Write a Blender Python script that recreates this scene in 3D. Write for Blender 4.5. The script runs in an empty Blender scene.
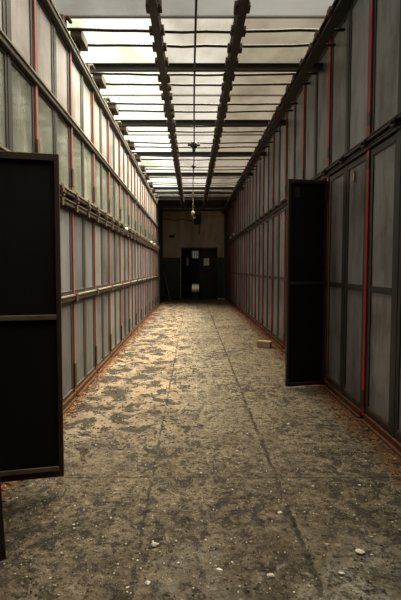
import bpy, bmesh, math, random
from mathutils import Vector, Matrix
R = random.Random(7)
sc = bpy.context.scene
COL = sc.collection
ORD = ['first','second','third','fourth','fifth','sixth','seventh','eighth','ninth','tenth','eleventh','twelfth',
       'thirteenth','fourteenth','fifteenth','sixteenth','seventeenth','eighteenth','nineteenth','twentieth']

# ------------------------------------------------------------------ materials
class NT:
    def __init__(s, name):
        s.m = bpy.data.materials.new(name); s.m.use_nodes = True
        s.t = s.m.node_tree; s.n = s.t.nodes; s.l = s.t.links
        s.b = s.n['Principled BSDF']; s.out = s.n['Material Output']
    def add(s, kind, **kw):
        n = s.n.new(kind)
        for k, v in kw.items():
            if k.startswith('i_'): n.inputs[k[2:].replace('_', ' ')].default_value = v
            else: setattr(n, k, v)
        return n
    def link(s, a, b): s.l.new(a, b)
    def math(s, op, a, b=None, c=None, clamp=False):
        n = s.n.new('ShaderNodeMath'); n.operation = op; n.use_clamp = clamp
        for i, v in enumerate((a, b, c)):
            if v is None: continue
            if isinstance(v, (int, float)): n.inputs[i].default_value = v
            else: s.l.new(v, n.inputs[i])
        return n.outputs[0]
    def ramp(s, fac, lo, hi):
        n = s.n.new('ShaderNodeMapRange'); n.interpolation_type = 'SMOOTHSTEP'
        n.inputs[1].default_value = lo; n.inputs[2].default_value = hi
        s.l.new(fac, n.inputs[0]); return n.outputs[0]
    def mix(s, fac, a, b, blend='MIX'):
        n = s.n.new('ShaderNodeMix'); n.data_type = 'RGBA'; n.blend_type = blend
        for i, v in ((0, fac), (6, a), (7, b)):
            if isinstance(v, (int, float)): n.inputs[i].default_value = v
            elif isinstance(v, tuple): n.inputs[i].default_value = (*v[:3], 1)
            else: s.l.new(v, n.inputs[i])
        return n.outputs[2]
    def noise(s, vec, scale, detail=5, rough=.6, dist=0):
        n = s.n.new('ShaderNodeTexNoise'); n.inputs['Scale'].default_value = scale
        n.inputs['Detail'].default_value = detail; n.inputs['Roughness'].default_value = rough
        n.inputs['Distortion'].default_value = dist
        s.l.new(vec, n.inputs['Vector']); return n.outputs['Fac']
    def pos(s): return s.n.new('ShaderNodeNewGeometry').outputs['Position']
    def scaled(s, vec, sx, sy, sz):
        n = s.n.new('ShaderNodeVectorMath'); n.operation = 'MULTIPLY'
        n.inputs[1].default_value = (sx, sy, sz); s.l.new(vec, n.inputs[0]); return n.outputs[0]
    def sep(s, vec):
        n = s.n.new('ShaderNodeSeparateXYZ'); s.l.new(vec, n.inputs[0]); return n.outputs
    def bump(s, h, strength=.3, dist=.01):
        n = s.n.new('ShaderNodeBump'); n.inputs['Strength'].default_value = strength
        n.inputs['Distance'].default_value = dist; s.l.new(h, n.inputs['Height'])
        s.l.new(n.outputs[0], s.b.inputs['Normal'])

def worn(name, col, stain, rough=.6, metal=0.0, amount=.45, scale=2.2, streak=True, rnd=.25, rust=None, spec=.3):
    """painted / bare surface with vertical dirt streaks, blotches and a tone of its own for every copy"""
    t = NT(name); p = t.pos()
    v = t.scaled(p, 1, 1, .16) if streak else p
    f1 = t.ramp(t.noise(v, scale*3, 6, .65), .42, .75)
    f2 = t.ramp(t.noise(p, scale*.8, 4, .6), .4, .7)
    f = t.math('MULTIPLY', t.math('ADD', t.math('MULTIPLY', f1, .65), t.math('MULTIPLY', f2, .5)), amount*1.6, clamp=True)
    c = t.mix(f, col, stain)
    if rnd:
        oi = t.add('ShaderNodeObjectInfo').outputs['Random']
        hsv = t.add('ShaderNodeHueSaturation')
        t.link(c, hsv.inputs['Color'])
        t.link(t.math('ADD', t.math('MULTIPLY', oi, rnd), 1-rnd*.5), hsv.inputs['Value'])
        c = hsv.outputs[0]
    if rust:
        r = t.ramp(t.noise(p, scale*6, 8, .7), rust[1], rust[1]+.12)
        c = t.mix(r, c, rust[0])
    t.link(c, t.b.inputs['Base Color'])
    t.b.inputs['Roughness'].default_value = rough; t.b.inputs['Metallic'].default_value = metal
    t.b.inputs['Specular IOR Level'].default_value = spec
    t.bump(t.noise(p, 35, 5), .15, .004)
    return t.m

RUST = (.20, .075, .022); DRUST = (.07, .035, .016)
M = {}
M['pale'] = worn('pale painted panel', (.30, .268, .242), (.14, .118, .098), .5, amount=.7, rnd=.4, rust=((.22,.12,.06), .72))
M['grey_left'] = worn('grey painted panel', (.176, .175, .174), (.072, .066, .059), .5, amount=.7, rnd=.5, rust=(RUST, .70))
M['grey_right'] = worn('dark grey sheet', (.192, .195, .208), (.066, .063, .062), .42, amount=.75, rnd=.45, rust=(DRUST, .72))
M['stile_left'] = worn('olive grey frame', (.068, .064, .052), (.034, .029, .022), .55, amount=.5, rnd=.2, rust=(RUST, .66))
M['stile_right'] = worn('black green frame', (.030, .032, .028), (.016, .014, .011), .5, amount=.5, rnd=.3, rust=(DRUST, .68))
M['red_left'] = worn('red oxide paint', (.36, .12, .098), (.15, .075, .055), .5, amount=.55, rnd=.25, rust=((.10,.05,.03), .62))
M['red_right'] = worn('deep red paint', (.32, .022, .024), (.14, .02, .018), .45, amount=.45, rnd=.2, rust=((.05,.022,.014), .62))
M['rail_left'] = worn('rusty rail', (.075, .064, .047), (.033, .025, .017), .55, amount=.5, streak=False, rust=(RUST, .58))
M['rail_edge'] = worn('pale rail edge', (.24, .205, .145), (.10, .075, .045), .5, amount=.5, streak=False, rust=(RUST, .6))  # lip along the top of a rail, lighter than the rail
M['rail_right'] = worn('black rail', (.028, .024, .019), (.05, .028, .015), .5, amount=.6, streak=False, rust=(DRUST, .6))
M['rust'] = worn('rust', (.095, .042, .018), (.035, .02, .012), .85, amount=.6, streak=False, scale=6, rust=((.24,.095,.03), .6), spec=.1)
M['clamp'] = worn('rusted clamp', (.10, .062, .036), (.035, .022, .014), .75, amount=.6, streak=False, scale=8, rust=(RUST, .55))
M['black'] = worn('black door face', (.0085, .0078, .007), (.0045, .004, .0035), .55, amount=.5, rnd=0, rust=((.018,.008,.004), .74), spec=.12)  # near-black face of the opened doors
M['rim'] = worn('worn door rim', (.040, .025, .017), (.018, .012, .008), .5, amount=.5, rnd=0, streak=False, rust=((.07,.025,.012), .63), spec=.25)
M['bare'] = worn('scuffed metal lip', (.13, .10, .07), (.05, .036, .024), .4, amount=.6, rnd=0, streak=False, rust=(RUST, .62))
M['inside'] = worn('dark locker inside', (.045, .045, .038), (.025, .022, .018), .7, amount=.5, rnd=0)
M['inside_pale'] = worn('grey locker inside', (.30, .29, .245), (.12, .11, .085), .7, amount=.6, rnd=0)
M['steel'] = worn('dark roof steel', (.013, .011, .009), (.024, .015, .009), .5, amount=.5, streak=False, rnd=.2, rust=(DRUST, .62))
M['wood'] = worn('grey brown timber', (.085, .066, .05), (.04, .03, .023), .85, amount=.6, streak=False, scale=7, rnd=.3, spec=.1)
M['lump'] = worn('rusted hanger', (.075, .048, .03), (.025, .018, .013), .8, amount=.6, streak=False, scale=7, rnd=.4)
M['yellow'] = worn('dirty yellow paint', (.36, .28, .09), (.12, .085, .035), .5, amount=.5, streak=False, scale=9, rnd=0)
M['lintel'] = worn('dirty plaster', (.50, .42, .31), (.24, .195, .135), .85, amount=.6, rnd=0, scale=1.2, rust=((.09,.065,.045), .66), spec=.1)
M['green'] = worn('dark green wall paint', (.030, .040, .036), (.014, .018, .016), .5, amount=.5, rnd=0)
M['brown'] = worn('dark brown door paint', (.022, .014, .010), (.011, .008, .006), .55, amount=.5, rnd=0)
M['jamb'] = worn('pale jamb', (.50, .47, .40), (.28, .25, .2), .5, amount=.5, rnd=0)
M['pane_reflection'] = worn('dirty glass with painted reflection', (.85, .80, .70), (.5, .46, .38), .15, amount=.5, rnd=0, spec=.6)  # pale base colour stands in for the skylight reflected in the dirty pane
M['roof'] = worn('solid roof sheet', (.10, .09, .075), (.05, .045, .035), .8, amount=.5, rnd=0)
M['brick'] = worn('weathered brick', (.44, .31, .20), (.24, .16, .10), .9, amount=.5, streak=False, scale=10, rnd=0, spec=.1)
M['stone'] = worn('pale mortar chip', (.52, .47, .38), (.32, .27, .2), .9, amount=.5, streak=False, scale=14, rnd=.4, spec=.1)
M['tag'] = worn('faded red tag', (.36, .06, .045), (.2, .04, .03), .6, amount=.4, rnd=0, scale=12)
M['white'] = worn('chalky white', (.75, .72, .65), (.5, .46, .38), .5, amount=.3, streak=False, rnd=0)
M['flake'] = worn('dark tar flake', (.060, .052, .042), (.03, .026, .021), .75, amount=.6, streak=False, scale=5, rnd=0)
M['chip'] = worn('pale paint chip', (.46, .41, .33), (.24, .2, .15), .8, amount=.6, streak=False, scale=9, rnd=0)
M['shed'] = worn('dim annex wall', (.05, .05, .045), (.03, .028, .024), .8, amount=.5, rnd=0)
M['floor2'] = worn('dusty annex floor', (.15, .122, .082), (.09, .072, .048), .9, amount=.5, streak=False, rnd=0)

def glass_wall():
    t = NT('dusty locker glass'); p = t.pos()
    f = t.ramp(t.noise(t.scaled(p, 1, 1, .3), 3, 6, .65), .35, .75)
    t.link(t.mix(f, (.24, .25, .20), (.40, .385, .31)), t.b.inputs['Base Color'])
    t.b.inputs['Roughness'].default_value = .07
    t.b.inputs['Specular IOR Level'].default_value = .75
    tr = t.add('ShaderNodeBsdfTransparent'); mx = t.add('ShaderNodeMixShader')
    t.link(t.math('ADD', t.math('MULTIPLY', f, .3), .5), mx.inputs[0])
    t.link(tr.outputs[0], mx.inputs[1]); t.link(t.b.outputs[0], mx.inputs[2]); t.link(mx.outputs[0], t.out.inputs[0])
    return t.m
M['glass'] = glass_wall()

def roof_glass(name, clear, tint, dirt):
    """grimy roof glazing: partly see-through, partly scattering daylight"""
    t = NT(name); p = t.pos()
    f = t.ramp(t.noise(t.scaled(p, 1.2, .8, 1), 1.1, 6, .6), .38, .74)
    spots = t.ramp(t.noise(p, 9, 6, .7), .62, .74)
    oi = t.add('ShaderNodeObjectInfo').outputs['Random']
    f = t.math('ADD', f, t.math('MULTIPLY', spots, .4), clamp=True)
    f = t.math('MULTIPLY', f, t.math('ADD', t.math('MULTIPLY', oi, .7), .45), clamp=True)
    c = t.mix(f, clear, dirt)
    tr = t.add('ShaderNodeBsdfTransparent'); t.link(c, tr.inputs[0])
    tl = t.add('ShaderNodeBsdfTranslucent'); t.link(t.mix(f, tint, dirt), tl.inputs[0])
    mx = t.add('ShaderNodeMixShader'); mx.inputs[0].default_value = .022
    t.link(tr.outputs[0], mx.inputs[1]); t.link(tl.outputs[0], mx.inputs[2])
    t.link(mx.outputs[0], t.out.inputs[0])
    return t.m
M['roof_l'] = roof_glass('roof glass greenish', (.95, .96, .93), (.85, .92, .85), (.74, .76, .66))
M['roof_m'] = roof_glass('roof glass half dimmed', (.74, .725, .685), (.7, .68, .62), (.56, .535, .465))  # middle and right tints carry the sky's falloff in brightness from the left
M['roof_r'] = roof_glass('dimmed brown roof glass', (.50, .47, .41), (.5, .46, .38), (.36, .33, .27))
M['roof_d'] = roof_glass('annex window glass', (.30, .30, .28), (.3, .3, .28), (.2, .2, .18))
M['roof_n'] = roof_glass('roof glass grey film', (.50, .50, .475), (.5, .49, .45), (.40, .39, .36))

XL, XR, Y1 = -1.37, 1.71, 20.3
def floor_mat():
    t = NT('worn hall floor'); p = t.pos(); x, y, z = t.sep(p)
    n_big = t.noise(p, .7, 4, .6); n_mid = t.noise(p, 3.5, 8, .68); n_fine = t.noise(p, 30, 8, .75); n_crumb = t.noise(p, 13, 8, .72)
    c = t.mix(t.ramp(n_mid, .3, .7), (.265, .190, .115), (.40, .30, .192))
    # greyer trodden lane right of the left joint, grimy concrete by the entrance, darkened further for its dimmer light
    lane = t.ramp(t.math('ADD', x, t.math('MULTIPLY', n_mid, .9)), -.05, .65)
    c = t.mix(t.math('MULTIPLY', lane, .8), c, t.mix(t.ramp(n_mid, .3, .7), (.145, .122, .083), (.27, .23, .165)))
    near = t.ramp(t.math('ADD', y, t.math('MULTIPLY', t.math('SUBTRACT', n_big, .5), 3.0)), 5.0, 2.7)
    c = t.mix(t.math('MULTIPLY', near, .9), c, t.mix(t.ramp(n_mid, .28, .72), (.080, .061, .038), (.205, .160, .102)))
    sm = t.ramp(t.noise(p, 1.6, 6, .7), .48, .66)
    c = t.mix(t.math('MULTIPLY', sm, .5), c, (.075, .062, .043))
    # peeled tar skin: big patches on the left, small ones elsewhere
    pn = t.noise(p, 4.0, 10, .66, .5); left = t.ramp(x, .75, -.9)
    far = t.ramp(t.math('ADD', y, t.math('MULTIPLY', n_mid, 1.6)), 3.3, 5.0)
    lf = t.math('MULTIPLY', left, far)
    calm = t.math('SUBTRACT', 1.0, t.math('MULTIPLY', lf, .75))
    thr = t.math('SUBTRACT', .66, t.math('MULTIPLY', lf, .158))
    big = t.ramp(t.math('ADD', t.math('SUBTRACT', pn, thr), t.math('MULTIPLY', t.math('SUBTRACT', n_fine, .5), .12)), 0, .02)
    ps = t.noise(p, 11, 9, .72, .3); cov = t.noise(p, 1.1, 3, .6)
    thr2 = t.math('SUBTRACT', .635, t.math('MULTIPLY', t.ramp(cov, .3, .65), .13))
    small = t.ramp(t.math('SUBTRACT', ps, thr2), 0, .03)
    peel = t.math('MAXIMUM', big, t.math('MULTIPLY', t.math('MULTIPLY', small, .85), t.math('SUBTRACT', 1.0, t.math('MULTIPLY', lf, .5))))
    tar = t.mix(t.ramp(n_fine, .35, .65), (.016, .013, .010), (.060, .049, .036))
    # grit
    c = t.mix(t.math('MULTIPLY', t.math('MULTIPLY', t.ramp(n_fine, .50, .58), .8), calm), c, (.034, .027, .019))
    c = t.mix(t.math('MULTIPLY', t.math('MULTIPLY', t.ramp(n_crumb, .52, .60), .8), calm), c, (.036, .028, .019))
    c = t.mix(t.math('MULTIPLY', t.ramp(n_crumb, .44, .34), .5), c, (.42, .36, .26))
    c = t.mix(t.math('MULTIPLY', t.ramp(t.noise(p, 48, 6, .8), .57, .66), .8), c, (.46, .40, .30))
    c = t.mix(t.math('MULTIPLY', peel, .9), c, tar)
    # white scatter of lime close to the entrance
    lime = t.math('MULTIPLY', t.ramp(t.noise(p, 1.8, 4), .46, .6), t.ramp(y, 2.5, 1.8))
    lime = t.math('MULTIPLY', lime, t.ramp(x, -.3, .1))
    c = t.mix(t.math('MULTIPLY', lime, t.ramp(n_fine, .44, .56)), c, (.36, .335, .27))
    # bay joints and cracks
    wob = t.math('MULTIPLY', t.math('SUBTRACT', t.noise(p, 5, 8, .75), .5), .07)
    gap = t.ramp(t.noise(p, 3.5, 6, .65), .40, .56)
    crack = None
    for axis, pos_, w, k_ in ((x, -.284, .006, .8), (x, .60, .009, .9), (y, 2.93, .010, .5), (y, 5.75, .016, .5), (y, 9.4, .02, .4), (y, 13.5, .03, .4)):
        d = t.math('ABSOLUTE', t.math('ADD', t.math('SUBTRACT', axis, pos_), wob))
        k = t.math('MULTIPLY', t.ramp(d, w*2.2, w*.3), k_)
        crack = k if crack is None else t.math('MAXIMUM', crack, k)
    crack = t.math('MULTIPLY', crack, gap)
    c = t.mix(t.math('MULTIPLY', crack, .85), c, (.022, .018, .013))
    # rust bleeding out of the locker bases
    w2 = t.math('MULTIPLY', t.math('SUBTRACT', t.noise(p, 7, 6, .7), .5), .26)
    dl = t.math('ADD', t.math('SUBTRACT', x, XL), w2); dr = t.math('ADD', t.math('SUBTRACT', XR, x), w2)
    rl = t.math('MULTIPLY', t.ramp(dl, .19, .09), .8); rr = t.math('MULTIPLY', t.ramp(dr, .36, .07), .9)
    c = t.mix(rl, c, t.mix(t.ramp(n_crumb, .35, .65), (.07, .03, .012), (.30, .14, .05)))
    c = t.mix(rr, c, t.mix(t.ramp(n_crumb, .35, .65), (.055, .024, .010), (.22, .10, .038)))
    t.link(c, t.b.inputs['Base Color'])
    t.link(t.mix(peel, (.85,.85,.85), (.8,.8,.8)), t.b.inputs['Roughness'])
    t.b.inputs['Specular IOR Level'].default_value = .2
    h = t.math('ADD', t.math('MULTIPLY', peel, .8), t.math('MULTIPLY', n_fine, 1.2))
    h = t.math('ADD', h, t.math('MULTIPLY', n_crumb, 1.4))
    h = t.math('SUBTRACT', h, t.math('MULTIPLY', crack, 1.2))
    t.bump(h, 1.0, .03)
    return t.m
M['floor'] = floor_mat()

# ------------------------------------------------------------------ mesh helpers
def BM(): return bmesh.new()
def bx(bm, x0, x1, y0, y1, z0, z1, mi=0, mat=None):
    if x0 > x1: x0, x1 = x1, x0
    vs = [bm.verts.new((x, y, z)) for x in (x0, x1) for y in (y0, y1) for z in (z0, z1)]
    for q in ((0,1,3,2), (4,6,7,5), (0,4,5,1), (2,3,7,6), (0,2,6,4), (1,5,7,3)):
        f = bm.faces.new([vs[i] for i in q]); f.material_index = mi
    if mat is not None:
        for v in vs: v.co = mat @ v.co
    return vs
def tube(bm, pts, r, seg=8, mi=0):
    pts = [Vector(p) for p in pts]; rings = []
    for i, p in enumerate(pts):
        d = (pts[min(i+1, len(pts)-1)] - pts[max(i-1, 0)]).normalized()
        a = d.cross(Vector((0,0,1)))
        if a.length < 1e-3: a = d.cross(Vector((0,1,0)))
        a.normalize(); b = d.cross(a)
        rr = r[i] if isinstance(r, (list, tuple)) else r
        rings.append([bm.verts.new(p + rr*(math.cos(2*math.pi*k/seg)*a + math.sin(2*math.pi*k/seg)*b)) for k in range(seg)])
    for q, w in zip(rings, rings[1:]):
        for k in range(seg):
            f = bm.faces.new((q[k], q[(k+1) % seg], w[(k+1) % seg], w[k])); f.smooth = True; f.material_index = mi
    for ring in (rings[0][::-1], rings[-1]):
        f = bm.faces.new(ring); f.material_index = mi
def rock(bm, c, rx, ry, rz, seed, n=14, rot=None):
    rr = random.Random(seed); b2 = bmesh.new()
    for _ in range(n):
        v = Vector((rr.gauss(0,1), rr.gauss(0,1), rr.gauss(0,1))).normalized()
        b2.verts.new((v.x*rx, v.y*ry, v.z*rz))
    res = bmesh.ops.convex_hull(b2, input=b2.verts[:])
    zmin = min(v.co.z for v in b2.verts)
    mp = {}
    for f in b2.faces:
        for v in f.verts:
            if v not in mp: mp[v] = bm.verts.new(Vector(c) + v.co - Vector((0,0,zmin)))
    for f in b2.faces: bm.faces.new([mp[v] for v in f.verts])
    b2.free()
def link(name, bm, mats, parent=None, bevel=0):
    bmesh.ops.recalc_face_normals(bm, faces=bm.faces[:])
    me = bpy.data.meshes.new(name); bm.to_mesh(me); bm.free()
    for m in (mats if isinstance(mats, (list, tuple)) else [mats]): me.materials.append(M[m])
    o = bpy.data.objects.new(name, me); COL.objects.link(o)
    if parent: o.parent = parent
    if bevel:
        md = o.modifiers.new('Bevel', 'BEVEL'); md.width = bevel; md.segments = 2; md.limit_method = 'ANGLE'
    return o
def empty(name, loc):
    o = bpy.data.objects.new(name, None); o.location = loc; o.empty_display_size = .1; COL.objects.link(o); return o
def tag(o, label, cat, group=None, kind=None):
    if label: o['label'] = label
    if cat: o['category'] = cat
    if group: o['group'] = group
    if kind: o['kind'] = kind
    return o
def struct(name, bm, mats, parent=None):
    o = link(name, bm, mats, parent)
    if not parent: o['kind'] = 'structure'
    return o
def kids(o): return [c for c in bpy.data.objects if c.parent == o]
def copy_tree(o, parent=None):
    c = o.copy(); COL.objects.link(c)
    if parent: c.parent = parent
    for ch in kids(o): copy_tree(ch, c)
    return c

# ------------------------------------------------------------------ room shell
ZG = 4.38                                   # underside of the roof glazing
YL0, PL = 3.74, 1.07                        # left lockers: one red post, pitch
YR0, PR = 4.10, 1.203
YLE, YRE = YL0 + 12.5*PL, YR0 + 13.45*PR    # where the locker rows end
DEP = .46
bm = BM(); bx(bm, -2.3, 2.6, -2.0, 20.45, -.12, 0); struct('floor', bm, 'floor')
bm = BM()                                   # solid masonry behind the lockers; fills up to the locker front where no locker is built
bx(bm, -2.3, XL-DEP-.005, -2.0, 20.3, 0, 4.6)
bx(bm, XL-DEP-.005, XL-.01, -2.0, YL0-2*PL-.06, 0, 4.6)
bx(bm, XL-DEP-.005, XL-.16, YLE+.06, 20.3, 0, 4.6)
struct('wall_left', bm, 'green')
bm = BM()
bx(bm, XR+DEP+.005, 2.6, -2.0, 20.3, 0, 4.6)
bx(bm, XR+.01, XR+DEP+.005, -2.0, YR0-2*PR-.06, 0, 4.6)
bx(bm, XR+.01, XR+DEP+.005, YRE+.05, 20.3, 0, 4.6)
struct('wall_right', bm, 'stile_right')
bm = BM(); bx(bm, -2.3, 2.6, -2.2, -2.0, -.12, 4.6); struct('wall_behind', bm, 'lintel')
# end wall with a door opening
DX0, DX1, DZ = -.49, 1.17, 2.43
bm = BM()
for x0, x1, z0, z1, mi in ((-2.3, DX0-.05, 2.0, 4.6, 0), (DX1+.05, 2.6, 2.0, 4.6, 0), (DX0-.05, DX1+.05, DZ+.05, 4.6, 0),
                           (-2.3, DX0-.05, 0, 2.0, 1), (DX1+.05, 2.6, 0, 2.0, 1)):
    bx(bm, x0, x1, 20.3, 20.45, z0, z1, mi)
wf = struct('wall_far', bm, ['lintel', 'green'])
# corner pilasters and a plaster seam line
bm = BM(); bx(bm, XR-.17, XR+.01, 20.05, 20.3, 0, 4.4); struct('trim_1', bm, 'stile_right')
bm = BM(); bx(bm, -1.53, -1.40, 20.12, 20.3, 0, 4.4); struct('trim_2', bm, 'green')
bm = BM(); bx(bm, -1.40, XR-.17, 20.285, 20.3, 1.99, 2.02); struct('trim_3', bm, 'green') if False else bm.free()
# annex beyond the door
bm = BM(); bx(bm, -2.3, 2.6, 20.45, 42, -.12, 0); struct('floor_annex', bm, 'floor2')
bm = BM()
bx(bm, -1.5, -1.3, 20.45, 42, 0, 3.9); bx(bm, 2.0, 2.2, 20.45, 42, 0, 3.9)
wx0, wx1, wz0, wz1 = -.12, .66, 2.42, 3.25
bx(bm, -1.3, wx0, 41.8, 42, 0, 3.9); bx(bm, wx1, 2.0, 41.8, 42, 0, 3.9)
bx(bm, wx0, wx1, 41.8, 42, 0, wz0); bx(bm, wx0, wx1, 41.8, 42, wz1, 3.9)
struct('wall_annex', bm, 'shed')
bm = BM(); bx(bm, -1.5, 2.2, 20.45, 30, 3.9, 4.0); bx(bm, -1.5, 2.2, 38.5, 42, 3.9, 4.0); ca = struct('ceiling_annex', bm, 'shed')
bm = BM(); bx(bm, -1.5, 2.2, 30.001, 38.499, 3.95, 3.96); struct('glass_pane', bm, 'roof_d', ca)  # unseen dark pane, added to cut the daylight on the annex floor
bm = BM()
for i in range(5):
    x = wx0 + (wx1-wx0)*i/4; bx(bm, x-.025, x+.025, 41.82, 41.88, wz0, wz1)
bx(bm, wx0, wx1, 41.82, 41.88, wz0-.0, wz0+.05); bx(bm, wx0, wx1, 41.82, 41.88, wz1-.05, wz1)
w = struct('window_1', bm, 'shed')
bm = BM(); bx(bm, wx0, wx1, 41.845, 41.855, wz0, wz1); struct('pane', bm, 'roof_d', w)

# double door in the end wall
bm = BM()
bx(bm, DX0-.05, DX0, 20.27, 20.47, 0, DZ); bx(bm, DX1, DX1+.05, 20.27, 20.47, 0, DZ); bx(bm, DX0-.05, DX1+.05, 20.27, 20.47, DZ, DZ+.05)
d1 = struct('door_1', bm, 'brown')
bm = BM(); bx(bm, DX0-.075, DX0-.045, 20.235, 20.27, .05, DZ-.02); o = struct('jamb_strip', bm, 'jamb', d1)
def leaf_with_pane(parent, w, h, px0, px1, pz0, pz1, m, hinge, ang, sgn):
    bm = BM()
    for x0, x1, z0, z1 in ((0, px0, .02, h), (px1, w, .02, h), (px0, px1, .02, pz0), (px0, px1, pz1, h)):
        bx(bm, sgn*x0, sgn*x1, -.022, .022, z0, z1)
    for z0, z1 in ((.02, .30), (1.05, 1.16), (h-.14, h)):
        bx(bm, sgn*.02, sgn*(w-.02), -.03, -.022, z0, z1)
    bx(bm, sgn*.0, sgn*.1, -.03, -.022, .02, h); bx(bm, sgn*(w-.1), sgn*w, -.03, -.022, .02, h)
    o = link('leaf', bm, m, parent); o.location = hinge; o.rotation_euler = (0, 0, ang)
    bm = BM(); bx(bm, sgn*px0, sgn*px1, -.006, .006, pz0, pz1); g = link('glazing', bm, 'pane_reflection', o); g['label'] = 'small dirty glass pane, reflected skylight in its colour'
    bm = BM(); bx(bm, sgn*(w-.075), sgn*(w-.045), -.07, -.03, .98, 1.14); link('handle', bm, 'bare', o)
    return o
leaf_with_pane(d1, .83, DZ-.01, .345, .60, 1.62, 1.97, 'brown', (DX1, 20.34, 0), 0, -1)
leaf_with_pane(d1, .82, DZ-.01, .34, .56, 1.62, 2.0, 'brown', (DX0+.02, 20.36, 0), math.radians(57), 1)

# ------------------------------------------------------------------ roof glazing
YG0, YG1 = -2.0, 16.1
edges = [YG0, 1.4, 2.9, 5.0, 7.2, 9.29, 11.38, 13.47, YG1]
cx = [-2.3, -.37, .50, 2.6]
bm = BM()
bx(bm, -2.3, 2.6, YG1, 20.45, ZG, ZG+.08)                           # boarded-over strip at the far end
bx(bm, -2.3, 2.6, -2.2, 1.4, ZG, ZG+.08)                            # unseen solid cover over the entrance, added to dim the near floor
for y in edges[1:]: bx(bm, -2.3, 2.6, y-.008, y+.008, ZG-.004, ZG+.03)
for x in (-.37, .50): bx(bm, x-.012, x+.012, 1.4, YG1, ZG-.004, ZG+.03)
ceil = struct('ceiling', bm, 'roof')
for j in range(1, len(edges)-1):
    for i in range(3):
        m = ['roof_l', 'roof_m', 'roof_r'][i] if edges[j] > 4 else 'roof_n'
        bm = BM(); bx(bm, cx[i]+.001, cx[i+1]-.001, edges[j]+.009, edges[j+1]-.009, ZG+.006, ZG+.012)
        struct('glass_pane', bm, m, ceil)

# ------------------------------------------------------------------ locker bays
def ring(bm, s, xa, xb, y0, y1, z0, z1, w, mid=None):
    bx(bm, s*xa, s*xb, y0, y0+w, z0, z1); bx(bm, s*xa, s*xb, y1-w, y1, z0, z1)
    bx(bm, s*xa, s*xb, y0+w, y1-w, z0, z0+w); bx(bm, s*xa, s*xb, y0+w, y1-w, z1-w, z1)
    if mid: bx(bm, s*xa, s*xb, y0+w, y1-w, mid-w*.6, mid+w*.6)
def carcass(bm, s, P, z1, shelves, y0=0, mi=0):
    D = DEP; P = P - (.03 if s > 0 else .043); y0 = -.032
    bx(bm, -s*(D-.02), -s*D, y0+.004, P-.004, .02, z1, 1)
    for y in (y0+.004, P-.024): bx(bm, -s*.03, -s*(D-.02), y, y+.02, .02, z1, 0)
    for z in shelves: bx(bm, -s*.03, -s*(D-.02), y0+.024, P-.024, z-.02, z, 0)
def leftbay(half=False, skip=(), name='locker_bay'):
    s = 1; P = PL; H = P/2 if half else P
    root = empty(name, (0, 0, 0))
    bm = BM(); carcass(bm, s, H, 3.93, (.1, 1.17, 2.26, 3.12, 3.93)); link('carcass', bm, ['inside', 'inside_pale'], root)
    bm = BM(); bx(bm, 0, .022, -.023, .023, .03, 3.93); bx(bm, -.03, 0, -.032, .032, .03, 3.93, 1); link('post', bm, ['red_left', 'stile_left'], root, .004)['label'] = 'red oxide upright post'
    bm = BM(); bx(bm, .010, .026, -.033, .033, .12, .40); link('rust_plate', bm, 'rust', root, .003)
    bm = BM(); bx(bm, .010, .03, -.03, .03, 2.42, 2.62); link('rust_plate', bm, 'clamp', root, .003)
    if not half:
        bm = BM(); bx(bm, -.03, .012, P/2-.026, P/2+.026, .05, 3.93); link('mullion', bm, 'stile_left', root, .003)
    bm = BM(); bx(bm, -.02, .03, .024, H-.034, .0, .07); bx(bm, -.02, .055, .024, H-.034, .0, .018); link('plinth', bm, 'rust', root, .003)
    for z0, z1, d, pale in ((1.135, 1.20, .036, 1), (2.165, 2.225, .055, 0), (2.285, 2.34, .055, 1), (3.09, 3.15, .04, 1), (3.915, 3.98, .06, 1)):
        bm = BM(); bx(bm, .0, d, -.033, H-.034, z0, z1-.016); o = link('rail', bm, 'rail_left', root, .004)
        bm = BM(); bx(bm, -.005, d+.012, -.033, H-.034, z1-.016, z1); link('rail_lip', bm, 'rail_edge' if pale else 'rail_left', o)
    for y in ((.0,) if half else (.0, P/2)):
        bm = BM(); bx(bm, .0, .085, y-.033, y+.033, 2.225, 2.30); bx(bm, .055, .075, y-.03, y+.03, 2.13, 2.35); tube(bm, [(.07, y-.02, 2.26), (.105, y-.02, 2.26)], .016, 6)
        link('clamp', bm, 'clamp', root, .004)
    bm = BM(); bx(bm, .01, .06, -.033, .04, 1.12, 1.21); link('bracket', bm, 'clamp', root, .004)
    tiers = ((.075, 1.13, 'grey_left'), (1.205, 2.16, 'grey_left'), (2.345, 3.085, 'glass'), (3.155, 3.91, 'pale'))
    for ti, (z0, z1, m) in enumerate(tiers):
        for hf in range(1 if half else 2):
            if (ti, hf) in skip: continue
            y0, y1 = (.033, P/2-.027) if hf == 0 else (P/2+.027, P-.036)
            bm = BM(); ring(bm, s, -.02, .006, y0, y1, z0, z1, .042 if ti != 2 else .03)
            if ti in (0, 1): bx(bm, .004, .012, y0+.03, y1-.03, z0+.03, z0+.042)
            d = link('door', bm, 'stile_left' if ti != 3 else 'stile_left', root, .003)
            bm = BM(); w = .041 if ti != 2 else .029
            bx(bm, -.012, -.004, y0+w, y1-w, z0+w, z1-w)
            p = link('glass_pane' if ti == 2 else 'inset_panel', bm, m, d)
            if ti == 2: p['label'] = 'dusty see-through glass'
    return root
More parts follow.
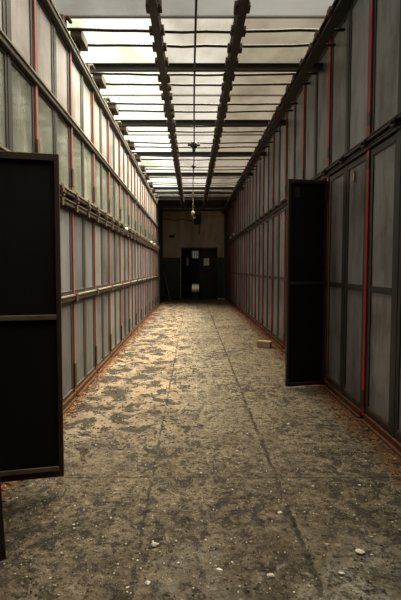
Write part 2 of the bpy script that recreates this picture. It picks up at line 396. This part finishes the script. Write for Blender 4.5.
def rightbay(half=False, skip=(), name='locker_bay'):
    s = -1; P = PR; H = P/2 if half else P
    root = empty(name, (0, 0, 0))
    bm = BM(); carcass(bm, s, H, 4.32, (.1, 1.3, 2.68, 4.32)); link('carcass', bm, ['inside', 'inside'], root)
    bm = BM(); bx(bm, 0, -.020, -.030, .030, .03, 4.34); bx(bm, .03, 0, -.045, .045, .03, 4.34, 1); link('post', bm, ['red_right', 'stile_right'], root, .004)['label'] = 'deep red upright post'
    for ya, za, zb in ((.03, .12, .30), (.034, 2.45, 2.56), (.034, 2.86, 2.99)):
        bm = BM(); bx(bm, -.010, -.022, -ya, ya, za, zb); link('rust_plate', bm, 'rail_right', root, .003)
    if not half:
        bm = BM(); bx(bm, .03, -.012, P/2-.03, P/2+.03, .05, 4.34); link('mullion', bm, 'stile_right', root, .003)
    bm = BM(); bx(bm, .02, -.03, .024, H-.047, .0, .07); bx(bm, .02, -.06, .024, H-.047, .0, .018); link('plinth', bm, 'rust', root, .003)
    for z0, z1, d in ((2.63, 2.665, .036), (2.70, 2.735, .05), (4.30, 4.36, .06)):
        bm = BM(); bx(bm, .0, -d, -.046, H-.047, z0, z1-.008); o = link('rail', bm, 'rail_right', root, .004)
        bm = BM(); bx(bm, .005, -d-.01, -.046, H-.047, z1-.008, z1); link('rail_lip', bm, 'rail_right', o)
    for y in ((.0,) if half else (.0, P/2)):
        bm = BM(); bx(bm, .0, -.075, y-.035, y+.035, 2.655, 2.715); tube(bm, [(-.06, y-.01, 2.69), (-.10, y-.01, 2.69)], .02, 6)
        link('clamp', bm, 'rail_right', root, .004)
    for hf in range(1 if half else 2):
        y0, y1 = (.048, P/2-.032) if hf == 0 else (P/2+.032, P-.048)
        if (1, hf) not in skip:
            bm = BM(); ring(bm, s, -.02, .006, y0, y1, 2.74, 4.295, .03); d = link('door', bm, 'stile_right', root, .003)
            bm = BM(); bx(bm, .012, .004, y0+.029, y1-.029, 2.769, 4.266); link('inset_panel', bm, 'grey_right', d)
        if (0, hf) not in skip:
            bm = BM(); ring(bm, s, -.02, .008, y0, y1, .08, 2.62, .05, 1.30)
            bx(bm, -.006, -.014, y0+.04, y1-.04, 2.555, 2.568)
            d = link('door', bm, 'stile_right', root, .003)
            for z0, z1 in ((.129, 1.271), (1.329, 2.571)):
                bm = BM(); bx(bm, .012, .003, y0+.049, y1-.049, z0, z1); link('inset_panel', bm, 'grey_right', d)
            bm = BM(); bx(bm, -.003, -.009, y0+.05, y1-.05, .131, .16); link('sill_strip', bm, 'bare', d)
    return root
def open_leaf(parent, w, z0, z1, hinge, ang, midz):
    """swung-open sheet door in the bay's frame: local +x runs from hinge to free edge"""
    bm = BM(); bx(bm, .012, w-.012, -.006, .006, z0+.02, z1-.02)
    d = link('door', bm, 'black', parent); d.location = hinge; d.rotation_euler = (0, 0, ang)
    d['label'] = 'black sheet door standing open'
    bm = BM()
    for a, b, c, e in ((0, .03, z0, z1), (w-.03, w, z0, z1), (.03, w-.03, z0, z0+.045), (.03, w-.03, z1-.045, z1)):
        bx(bm, a, b, -.02, .02, c, e)
    link('door_frame', bm, 'rim', d, .003)
    bm = BM()
    if midz:
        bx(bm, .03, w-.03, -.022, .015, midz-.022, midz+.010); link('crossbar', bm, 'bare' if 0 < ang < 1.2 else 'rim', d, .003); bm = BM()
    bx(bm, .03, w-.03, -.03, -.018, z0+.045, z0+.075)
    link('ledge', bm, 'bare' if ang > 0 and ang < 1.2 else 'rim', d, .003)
    for z in (z0+.2, (z0+z1)/2, z1-.2):
        bm = BM(); tube(bm, [(-.004, 0, z-.05), (-.004, 0, z+.05)], .011, 8); link('hinge', bm, 'rim', d)
    return d

G_L, G_R = 'locker bays along the left wall', 'locker bays along the right wall'
proto = None
nL = 13
for k in range(-2, 12):
    y = YL0 + k*PL
    if k == -2:
        b = leftbay(skip={(0, 0)}); b.location = (XL, y, 0)
        open_leaf(b, .475, .06, 1.13, (.035, .18, 0), math.radians(27), None).rotation_euler = (0, math.radians(-2.4), math.radians(27))
        tag(b, 'nearest pale locker bay of the left wall, its black door just entering the left edge', 'locker', G_L); continue
    if k == -1:
        b = leftbay(skip={(0, 0), (1, 0)}); b.location = (XL, y, 0)
        open_leaf(b, .46, .12, 2.225, (.066, -.03, 0), math.radians(12), 1.187)
        tag(b, 'left-wall locker bay with a tall black door swung open into the aisle', 'locker', G_L); continue
    if proto is None: b = proto = leftbay()
    else: b = copy_tree(proto)
    b.location = (XL, y, 0)
    if k == 0: lab = 'glass-fronted pale locker bay on the left wall right behind the big open black door'
    elif k == 11: lab = 'last full locker bay at the far end of the left wall, before the half-width one'
    else: lab = 'pale grey left-wall locker bay with red post, %s bay past the open door' % ORD[k]
    tag(b, lab, 'locker', G_L)
b = leftbay(half=True); b.location = (XL, YL0+12*PL, 0)
tag(b, 'half-width locker bay closing the far end of the left row', 'locker', G_L)
bm = BM(); bx(bm, XL-.03, XL+.04, YLE+.0, YLE+.055, .0, 3.98); struct('trim_4', bm, 'stile_left')

proto = None
for k in range(-2, 13):
    y = YR0 + k*PR
    if k == 1:
        b = rightbay(skip={(0, 0)}); b.location = (XR, y, 0)
        open_leaf(b, .52, .032, 2.575, (-.038, -.05, 0), math.radians(192), 1.32)
        tag(b, 'right-wall locker bay with its tall black door standing open across the aisle', 'locker', G_R)
        continue
    if k == -2: continue
    if proto is None: b = proto = rightbay()
    else: b = copy_tree(proto)
    b.location = (XR, y, 0)
    if k == -1: lab = 'nearest dark grey locker bay at the right edge of the picture'
    elif k == 0: lab = 'dark grey locker bay behind the brightest red post, in front of the open right door'
    elif k == 12: lab = 'last full dark locker bay of the right wall, next to the end wall'
    else: lab = 'dark grey right-wall locker bay, %s bay past the open door' % ORD[k-2]
    tag(b, lab, 'locker', G_R)
b = rightbay(half=True); b.location = (XR, YR0+13*PR, 0)
tag(b, 'half-width dark locker bay in the far right corner', 'locker', G_R)

# little red number tags hung on right-hand doors
def number_tag(x, y, z, lab):
    t = empty('number_tag', (x, y, z))
    bm = BM(); bx(bm, 0, -.006, -.022, .022, -.055, .055); link('plate', bm, 'tag', t, .002)
    bm = BM(); bx(bm, -.006, -.008, -.006, .006, -.038, .032); bx(bm, -.006, -.008, -.014, -.006, .018, .028); link('numeral', bm, 'white', t)
    tag(t, lab, 'tag', 'red tags on the right doors'); return t
number_tag(XR-.008, 4.47, 2.46, 'small red tag on the closed door beside the brightest red post')
number_tag(XR-.008, 8.09, 2.48, 'small red tag on the distant door seen just left of the open right door')
t = empty('number_tag', (1.28, 5.160, 2.42)); t.rotation_euler = (0, 0, math.radians(12))
bm = BM(); bx(bm, -.03, .03, -.005, 0, -.06, .06); link('plate', bm, 'rim', t, .002)
tag(t, 'faded rusty tag on the upper corner of the open right door', 'tag', 'red tags on the right doors')

# ------------------------------------------------------------------ roof steel
ZB = 4.075
yb = [5.64 + 2.09*i for i in range(-2, 7)] + [19.25]
names = []
for i, y in enumerate(yb):
    bm = BM(); h = .09
    bx(bm, XL-.30, XR-.0, y-.028, y+.028, ZB, ZB+.016); bx(bm, XL-.30, XR-.0, y-.007, y+.007, ZB+.016, ZB+h-.014); bx(bm, XL-.30, XR-.0, y-.028, y+.028, ZB+h-.014, ZB+h)
    o = link('crossbeam', bm, 'steel')
    if i < 2: lab = 'dark steel roof crossbeam over the entrance, out of view, %s from the camera' % ORD[i]
    elif i == len(yb)-1: lab = 'dark steel roof crossbeam closest to the end wall'
    else: lab = 'dark steel roof crossbeam, %s from the top of the picture' % ORD[i-2]
    tag(o, lab, 'beam', 'roof crossbeams')
def rail_beam(x, w, z0, z1, y0, y1, lab, side):
    t = empty('trolley_rail', (x, 0, 0))
    bm = BM(); bx(bm, -w/2, w/2, y0, y1, z0, z0+.018); bx(bm, -w*.16, w*.16, y0, y1, z0+.018, z1-.018); bx(bm, -w/2, w/2, y0, y1, z1-.018, z1)
    link('web', bm, 'steel', t)
    n = 0; y = 3.74
    while y < y1-.3:
        for dy in (-.16, .16, .5):
            zz = z0 + .01; yj = R.uniform(-.04, .04)
            for sg in side:
                bm = BM(); jx = R.uniform(0, .015)
                bx(bm, sg*w*.40, sg*(w*.5+.03+jx), -.05, R.uniform(.03, .06), zz+.01, zz+R.uniform(.07, .09))
                tube(bm, [(sg*(w*.5+.014), -.06, zz+.03), (sg*(w*.5+.024), .075, zz+.045)], [.022, .016], 6)
                o = link('hanger', bm, 'lump', t, .006); o.location = (0, y+dy+yj, 0)
        y += PL
    tag(t, lab, 'beam', 'lengthwise roof rails'); return t
rail_beam(-.37, .085, 3.97, 4.073, .8, 17.7, 'lengthwise dark roof rail with rusted hangers, left of the middle', (-1, 1))
rail_beam(.49, .085, 3.97, 4.073, .8, 17.7, 'lengthwise dark roof rail with rusted hangers, right of the middle', (-1, 1))
rail_beam(1.42, .10, 3.96, 4.073, .8, 19.2, 'heavy lengthwise dark roof rail running beside the right lockers', (-1,))
# rods in pairs, timber blocks on the left lockers
rods = []
k = 0; y = 4.97 - 2*1.045
prs = []
while y < 16.0:
    prs.append(y); y += 1.045
for k, y in enumerate(prs):
    yy = y + 1.07 - 1.07 + .0
    for j, dy in enumerate((-.155, .155)):
        bm = BM(); pts = []
        for q in range(13):
            x = XL-.02 + (XR+.01-XL)*q/12
            sag = -.02*math.sin(math.pi*q/12) + R.uniform(-.006, .006)
            pts.append((x, y+dy+R.uniform(-.006, .006), 4.145+sag))
        tube(bm, pts, .0165, 6)
        o = link('roof_rod', bm, 'steel')
        tag(o, '%s thin dark roof rod of the %s rod pair from the near end' % (('nearer', 'farther')[j], ORD[k]), 'rod', 'thin roof rods')
for k, y in enumerate(prs):
    b = empty('timber_block', (XL+.075, y, 3.98))
    bm = BM(); bx(bm, -.06, .065, -.16, .16, .085, .19); link('block', bm, 'wood', b, .008)
    bm = BM(); bx(bm, -.07, -.01, -.07, .09, .0, .085); link('bracket', bm, 'lump', b, .006)
    tag(b, 'grey brown timber block under the roof on the left lockers, %s from the near end' % ORD[k], 'block', 'timber blocks on the left lockers')
    b = empty('bracket_foot', (XL+.04, y+.52, 3.98))
    bm = BM(); bx(bm, -.06, .03, -.07, .06, 0, .08); tube(bm, [(-.02, 0, .07), (.05, .02, .10), (.06, .1, .09)], [.035, .03, .02], 7); link('casting', bm, 'lump', b, .006)
    tag(b, 'rusted lump of a bracket on the left top rail behind the %s timber block' % ORD[k], 'bracket', 'rusted brackets on the left top rail')
# conduit down the middle with fittings, and the hanging lamp-hook at the end
bm = BM(); tube(bm, [(.04 + .008*math.sin(i*.8), .8+i*.9, 4.076+.003*math.sin(i*1.7)) for i in range(18)], .013, 8)
c = link('conduit', bm, 'steel'); tag(c, 'thin dark conduit running down the middle of the roof', 'pipe')
def fitting(y, r, lab, pale=False, dz=.0):
    f = empty('junction_fitting', (.04, y, 4.045))
    bm = BM(); tube(bm, [(0, -r*.9, 0), (0, -r*.5, 0), (0, r*.5, 0), (0, r*.9, 0)], [r*.5, r, r, r*.5], 10); link('housing', bm, 'yellow' if pale else 'steel', f)
    bm = BM(); tube(bm, [(-r*1.7, 0, .0), (r*1.7, 0, .0)], r*.35, 8); tube(bm, [(0, 0, -r*.8), (0, 0, -r*1.9)], [r*.55, r*.35], 8); link('gland', bm, 'yellow' if pale else 'steel', f)
    tag(f, lab, 'fitting')
fitting(8.85, .075, 'dark round fitting on the roof conduit halfway down the hall')
fitting(10.7, .045, 'small dark fitting on the roof conduit behind the round one')
h = empty('hoist_hook', (.035, 15.6, 4.085))
bm = BM()
for i in range(13):
    z = -.02 - i*.036; a = (i % 2)*math.pi/2
    pts = [(.013*math.cos(t)*math.cos(a), .013*math.cos(t)*math.sin(a), z+.022*math.sin(t)) for t in [q*math.pi/4 for q in range(9)]]
    tube(bm, pts, .006, 5)
link('chain', bm, 'yellow', h)
bm = BM(); tube(bm, [(0,0,-.49), (0,0,-.52), (0,0,-.60), (0,0,-.64)], [.03, .065, .065, .035], 10); link('pulley_block', bm, 'yellow', h)
bm = BM(); tube(bm, [(0,0,-.64), (0,0,-.69)] + [(.045-.045*math.cos(t), 0, -.70-.05*math.sin(t)) for t in [q*.5 for q in range(8)]], .014, 7); link('hook', bm, 'yellow', h)
bm = BM(); tube(bm, [(0,-1.5,-.06), (0,-1.2,-.10), (0,-.8,-.10), (0,-.4,-.02)], [.02, .04, .04, .02], 8); link('chain_guide', bm, 'yellow', h)
tag(h, 'dirty yellow hook block hanging on a chain before the end wall', 'hook')
# lamp bracket, vent and cable on the end wall
l = empty('wall_lamp', (.24, 20.3, 3.75))
bm = BM(); bx(bm, -.15, .13, -.30, -.04, -.18, .10); link('housing', bm, 'steel', l, .02)
bm = BM(); tube(bm, [(-.06, -.17, .1), (-.08, -.17, .3), (.02, -.14, .42), (.14, -.06, .40), (.17, -.0, .28)], .022, 8); link('bracket_arm', bm, 'steel', l)
bm = BM(); bx(bm, -.16, .18, -.04, -.0, -.12, .30); link('back_plate', bm, 'steel', l, .01)
bm = BM(); tube(bm, [(.10, -.17, -.17), (.11, -.15, -.35), (.10, -.08, -.55), (.11, -.03, -.66)], .018, 7); link('cable', bm, 'steel', l)
tag(l, 'dark bracket lamp with dangling cable high on the end wall', 'lamp')
v = empty('wall_vent', (-.98, 20.3, 3.02))
bm = BM(); bx(bm, -.13, .13, -.02, 0, -.07, .07); link('frame', bm, 'steel', v, .004)
for i in range(4):
    bm = BM(); bx(bm, -.115, .115, -.028, -.02, -.055+i*.032, -.038+i*.032); link('slat', bm, 'steel', v)
tag(v, 'small dark vent on the left of the end wall', 'vent')
bm = BM(); tube(bm, [(-1.36, 20.27, 3.86), (-.9, 20.27, 3.78), (-.4, 20.27, 3.82), (.05, 20.27, 3.74)], .018, 6)
tag(link('wall_cable', bm, 'steel'), 'dark cable drooping along the upper end wall', 'cable')

# ------------------------------------------------------------------ loose things
bm = BM(); tube(bm, [(-1.02, 19.55, .012), (-1.33, 20.1, 1.32)], .017, 8)
tag(link('leaning_rod', bm, 'jamb'), 'pale thin rod leaning in the far left corner', 'rod')
def put(name, m, rad, x, y, seed, lab, cat, group=None, mats=None):
    bm = BM(); rock(bm, (0, 0, 0), *rad, seed); o = link(name, bm, m); o.location = (x, y, 0); tag(o, lab, cat, group); return o
b = empty('brick', (1.37, 7.9, 0)); b.rotation_euler = (0, 0, math.radians(-28))
bm = BM(); bx(bm, -.13, .13, -.065, .065, 0, .12); link('brick_body', bm, 'brick', b, .008)
bm = BM(); bx(bm, -.10, .09, -.045, .04, .12, .126); link('mortar_skin', bm, 'stone', b, .003)
tag(b, 'single tan brick lying on the floor before the right lockers', 'brick')
put('rubble_lump', 'lump', (.16, .09, .05), -1.03, 17.3, 3, 'dark flat lump of rubble at the far end of the left lockers', 'rubble')
for i, (x, y, s_, lab) in enumerate(((1.40, 19.4, .14, 'pale rubble heap in the far right corner beside the door'),
        (1.28, 19.8, .10, 'smaller grey lump beside the rubble in the far right corner'),
        (-.75, 19.8, .11, 'dark clod on the floor left of the double door'),
        (-.95, 20.0, .08, 'small clod next to the wall left of the double door'))):
    put('rubble_lump', 'stone' if i < 2 else 'lump', (s_, s_*.8, s_*.5), x, y, 20+i, lab, 'rubble')
for x, y, z, lab in ((XL+.10, 8.13, 2.245, 'white knob on the left middle rail halfway along'),
                     (XL+.10, 13.15, 2.30, 'pinkish white knob on the left middle rail far along'),
                     (XL+.10, 14.2, 2.29, 'farthest pale knob on the left middle rail'),
                     (XR-.10, 16.3, 2.80, 'pale knob on the right middle rail far along'),
                     (XR-.10, 17.6, 2.78, 'farthest pale knob on the right middle rail')):
    k = empty('insulator_knob', (x, y, z)); s = 1 if x < 0 else -1
    bm = BM(); tube(bm, [(-.02*s, 0, 0), (.0, 0, 0), (.02*s, 0, 0), (.035*s, 0, 0)], [.02, .04, .036, .018], 10); link('cap', bm, 'white', k)
    bm = BM(); tube(bm, [(-.045*s, 0, 0), (-.015*s, 0, 0)], .014, 8); link('stem', bm, 'clamp', k)
    tag(k, lab, 'knob', 'pale knobs on the middle rails')
# stones big enough to count: (pixel-derived floor spots)
def fl(px, py):
    d = 420*1.5/(py-268.0); return ((px-192)/420*d, d)
stones = [(153, 555, .035, 'pale flat stone on the near floor left of the middle'),
          (316, 492, .016, 'white chip by the cross joint on the right'),
          (283, 520, .022, 'white chip beside the right floor joint'),
          (366, 563, .034, 'pale flat stone at the lower right'),
          (332, 554, .018, 'small white stone left of the lower right flat stone'),
          (364, 491, .014, 'small pale chip near the right rust strip'),
          (347, 586, .022, 'pale stone at the bottom right edge'),
          (238, 455, .014, 'small pale chip near the middle of the floor'),
          (146, 596, .020, 'pale stone at the bottom edge'),
          (70, 533, .014, 'pale chip in front of the left open door'),
          (220, 582, .024, 'pale lime lump at the bottom middle'),
          (274, 588, .026, 'whitest lime lump at the bottom, right of middle'),
          (201, 478, .012, 'tiny pale chip on the cross joint in the middle'),
          (290, 427, .02, 'pale chip in front of the open right door')]
for i, (px, py, r, lab) in enumerate(stones):
    x, y = fl(px, py); put('stone_chip', 'stone', (r*.85, r*.55, r*.3), x, y, 50+i, lab, 'stone', 'pale stones on the floor')
# uncountable litter: curled tar flakes, pale paint chips
deb = BM()
def litter(mi, n, spot, size, curl):
    bm = deb
    for i in range(n):
        x, y = spot(); r = R.uniform(*size); a0 = R.uniform(0, 6.28); nn = R.randint(5, 7)
        vs = []; tilt = R.uniform(0, curl); ta = R.uniform(0, 6.28)
        for k in range(nn):
            a = a0 + 6.283*k/nn; q = r*R.uniform(.55, 1.15)
            dx, dy = q*math.cos(a), q*math.sin(a)
            h = .003 + max(0, (math.cos(ta)*dx + math.sin(ta)*dy)*tilt)
            vs.append(Vector((x+dx, y+dy, h)))
        top = [bm.verts.new(v + Vector((0,0,.0025))) for v in vs]; bot = [bm.verts.new(v - Vector((0,0,.0025))) for v in vs]
        ct = bm.verts.new((x, y, .0065))
        for k in range(nn):
            f = bm.faces.new((ct, top[k], top[(k+1) % nn])); f.material_index = mi
            f = bm.faces.new((top[k], bot[k], bot[(k+1) % nn], top[(k+1) % nn])); f.material_index = mi
def spot_l():
    while True:
        y = 3.4 + 11*R.random()**1.6; x = R.uniform(XL+.08, .1)
        if R.random() < .9 - .55*(x-XL)/1.5: return x, y
def spot_any():
    y = 1.2 + 14*R.random()**2.0; return R.uniform(XL+.08, XR-.08), y
def spot_edge():
    y = 1.6 + 16*R.random()**1.5
    return (XL + .06 + .16*R.random()**2, y) if R.random() < .5 else (XR - .07 - .2*R.random()**2, y)
litter(0, 1100, spot_l, (.005, .018), .5)
litter(0, 2400, spot_any, (.002, .0075), .6)
litter(1, 3000, spot_any, (.002, .007), .5)
litter(2, 1600, spot_edge, (.006, .022), .6)
tag(link('floor_debris', deb, ['flake', 'chip', 'rust']), 'loose dark flakes, pale paint chips and rust crumbs strewn all over the floor', 'debris', kind='stuff')

# ------------------------------------------------------------------ light and camera
w = bpy.data.worlds.new('sky'); sc.world = w; w.use_nodes = True
bg = w.node_tree.nodes['Background']; bg.inputs[0].default_value = (1, .99, .975, 1); bg.inputs[1].default_value = .46
L = bpy.data.lights.new('sun', 'SUN'); L.energy = 42; L.angle = math.radians(75); L.color = (1, .945, .87)
s = bpy.data.objects.new('sun', L); COL.objects.link(s)
dirv = Vector((-.36, -.2, -1)).normalized()
s.rotation_euler = dirv.to_track_quat('-Z', 'Y').to_euler(); s.location = (3, -2, 9)

cam = bpy.data.cameras.new('camera'); co = bpy.data.objects.new('camera', cam); COL.objects.link(co)
cam.sensor_fit = 'AUTO'; cam.sensor_width = 36; cam.lens = 36*420/600
co.location = (0, 0, 1.5); co.rotation_euler = (math.radians(90-3.0), 0, 0)
cam.shift_x = 8.5/600; cam.shift_y = -10/600
sc.camera = co
sc.view_settings.view_transform = 'Standard'; sc.view_settings.look = 'None'
sc.view_settings.gamma = 1; sc.view_settings.use_curve_mapping = False
sc.view_settings.exposure = 0.75
sc.cycles.transparent_max_bounces = 16
sc.cycles.sample_clamp_indirect = 4
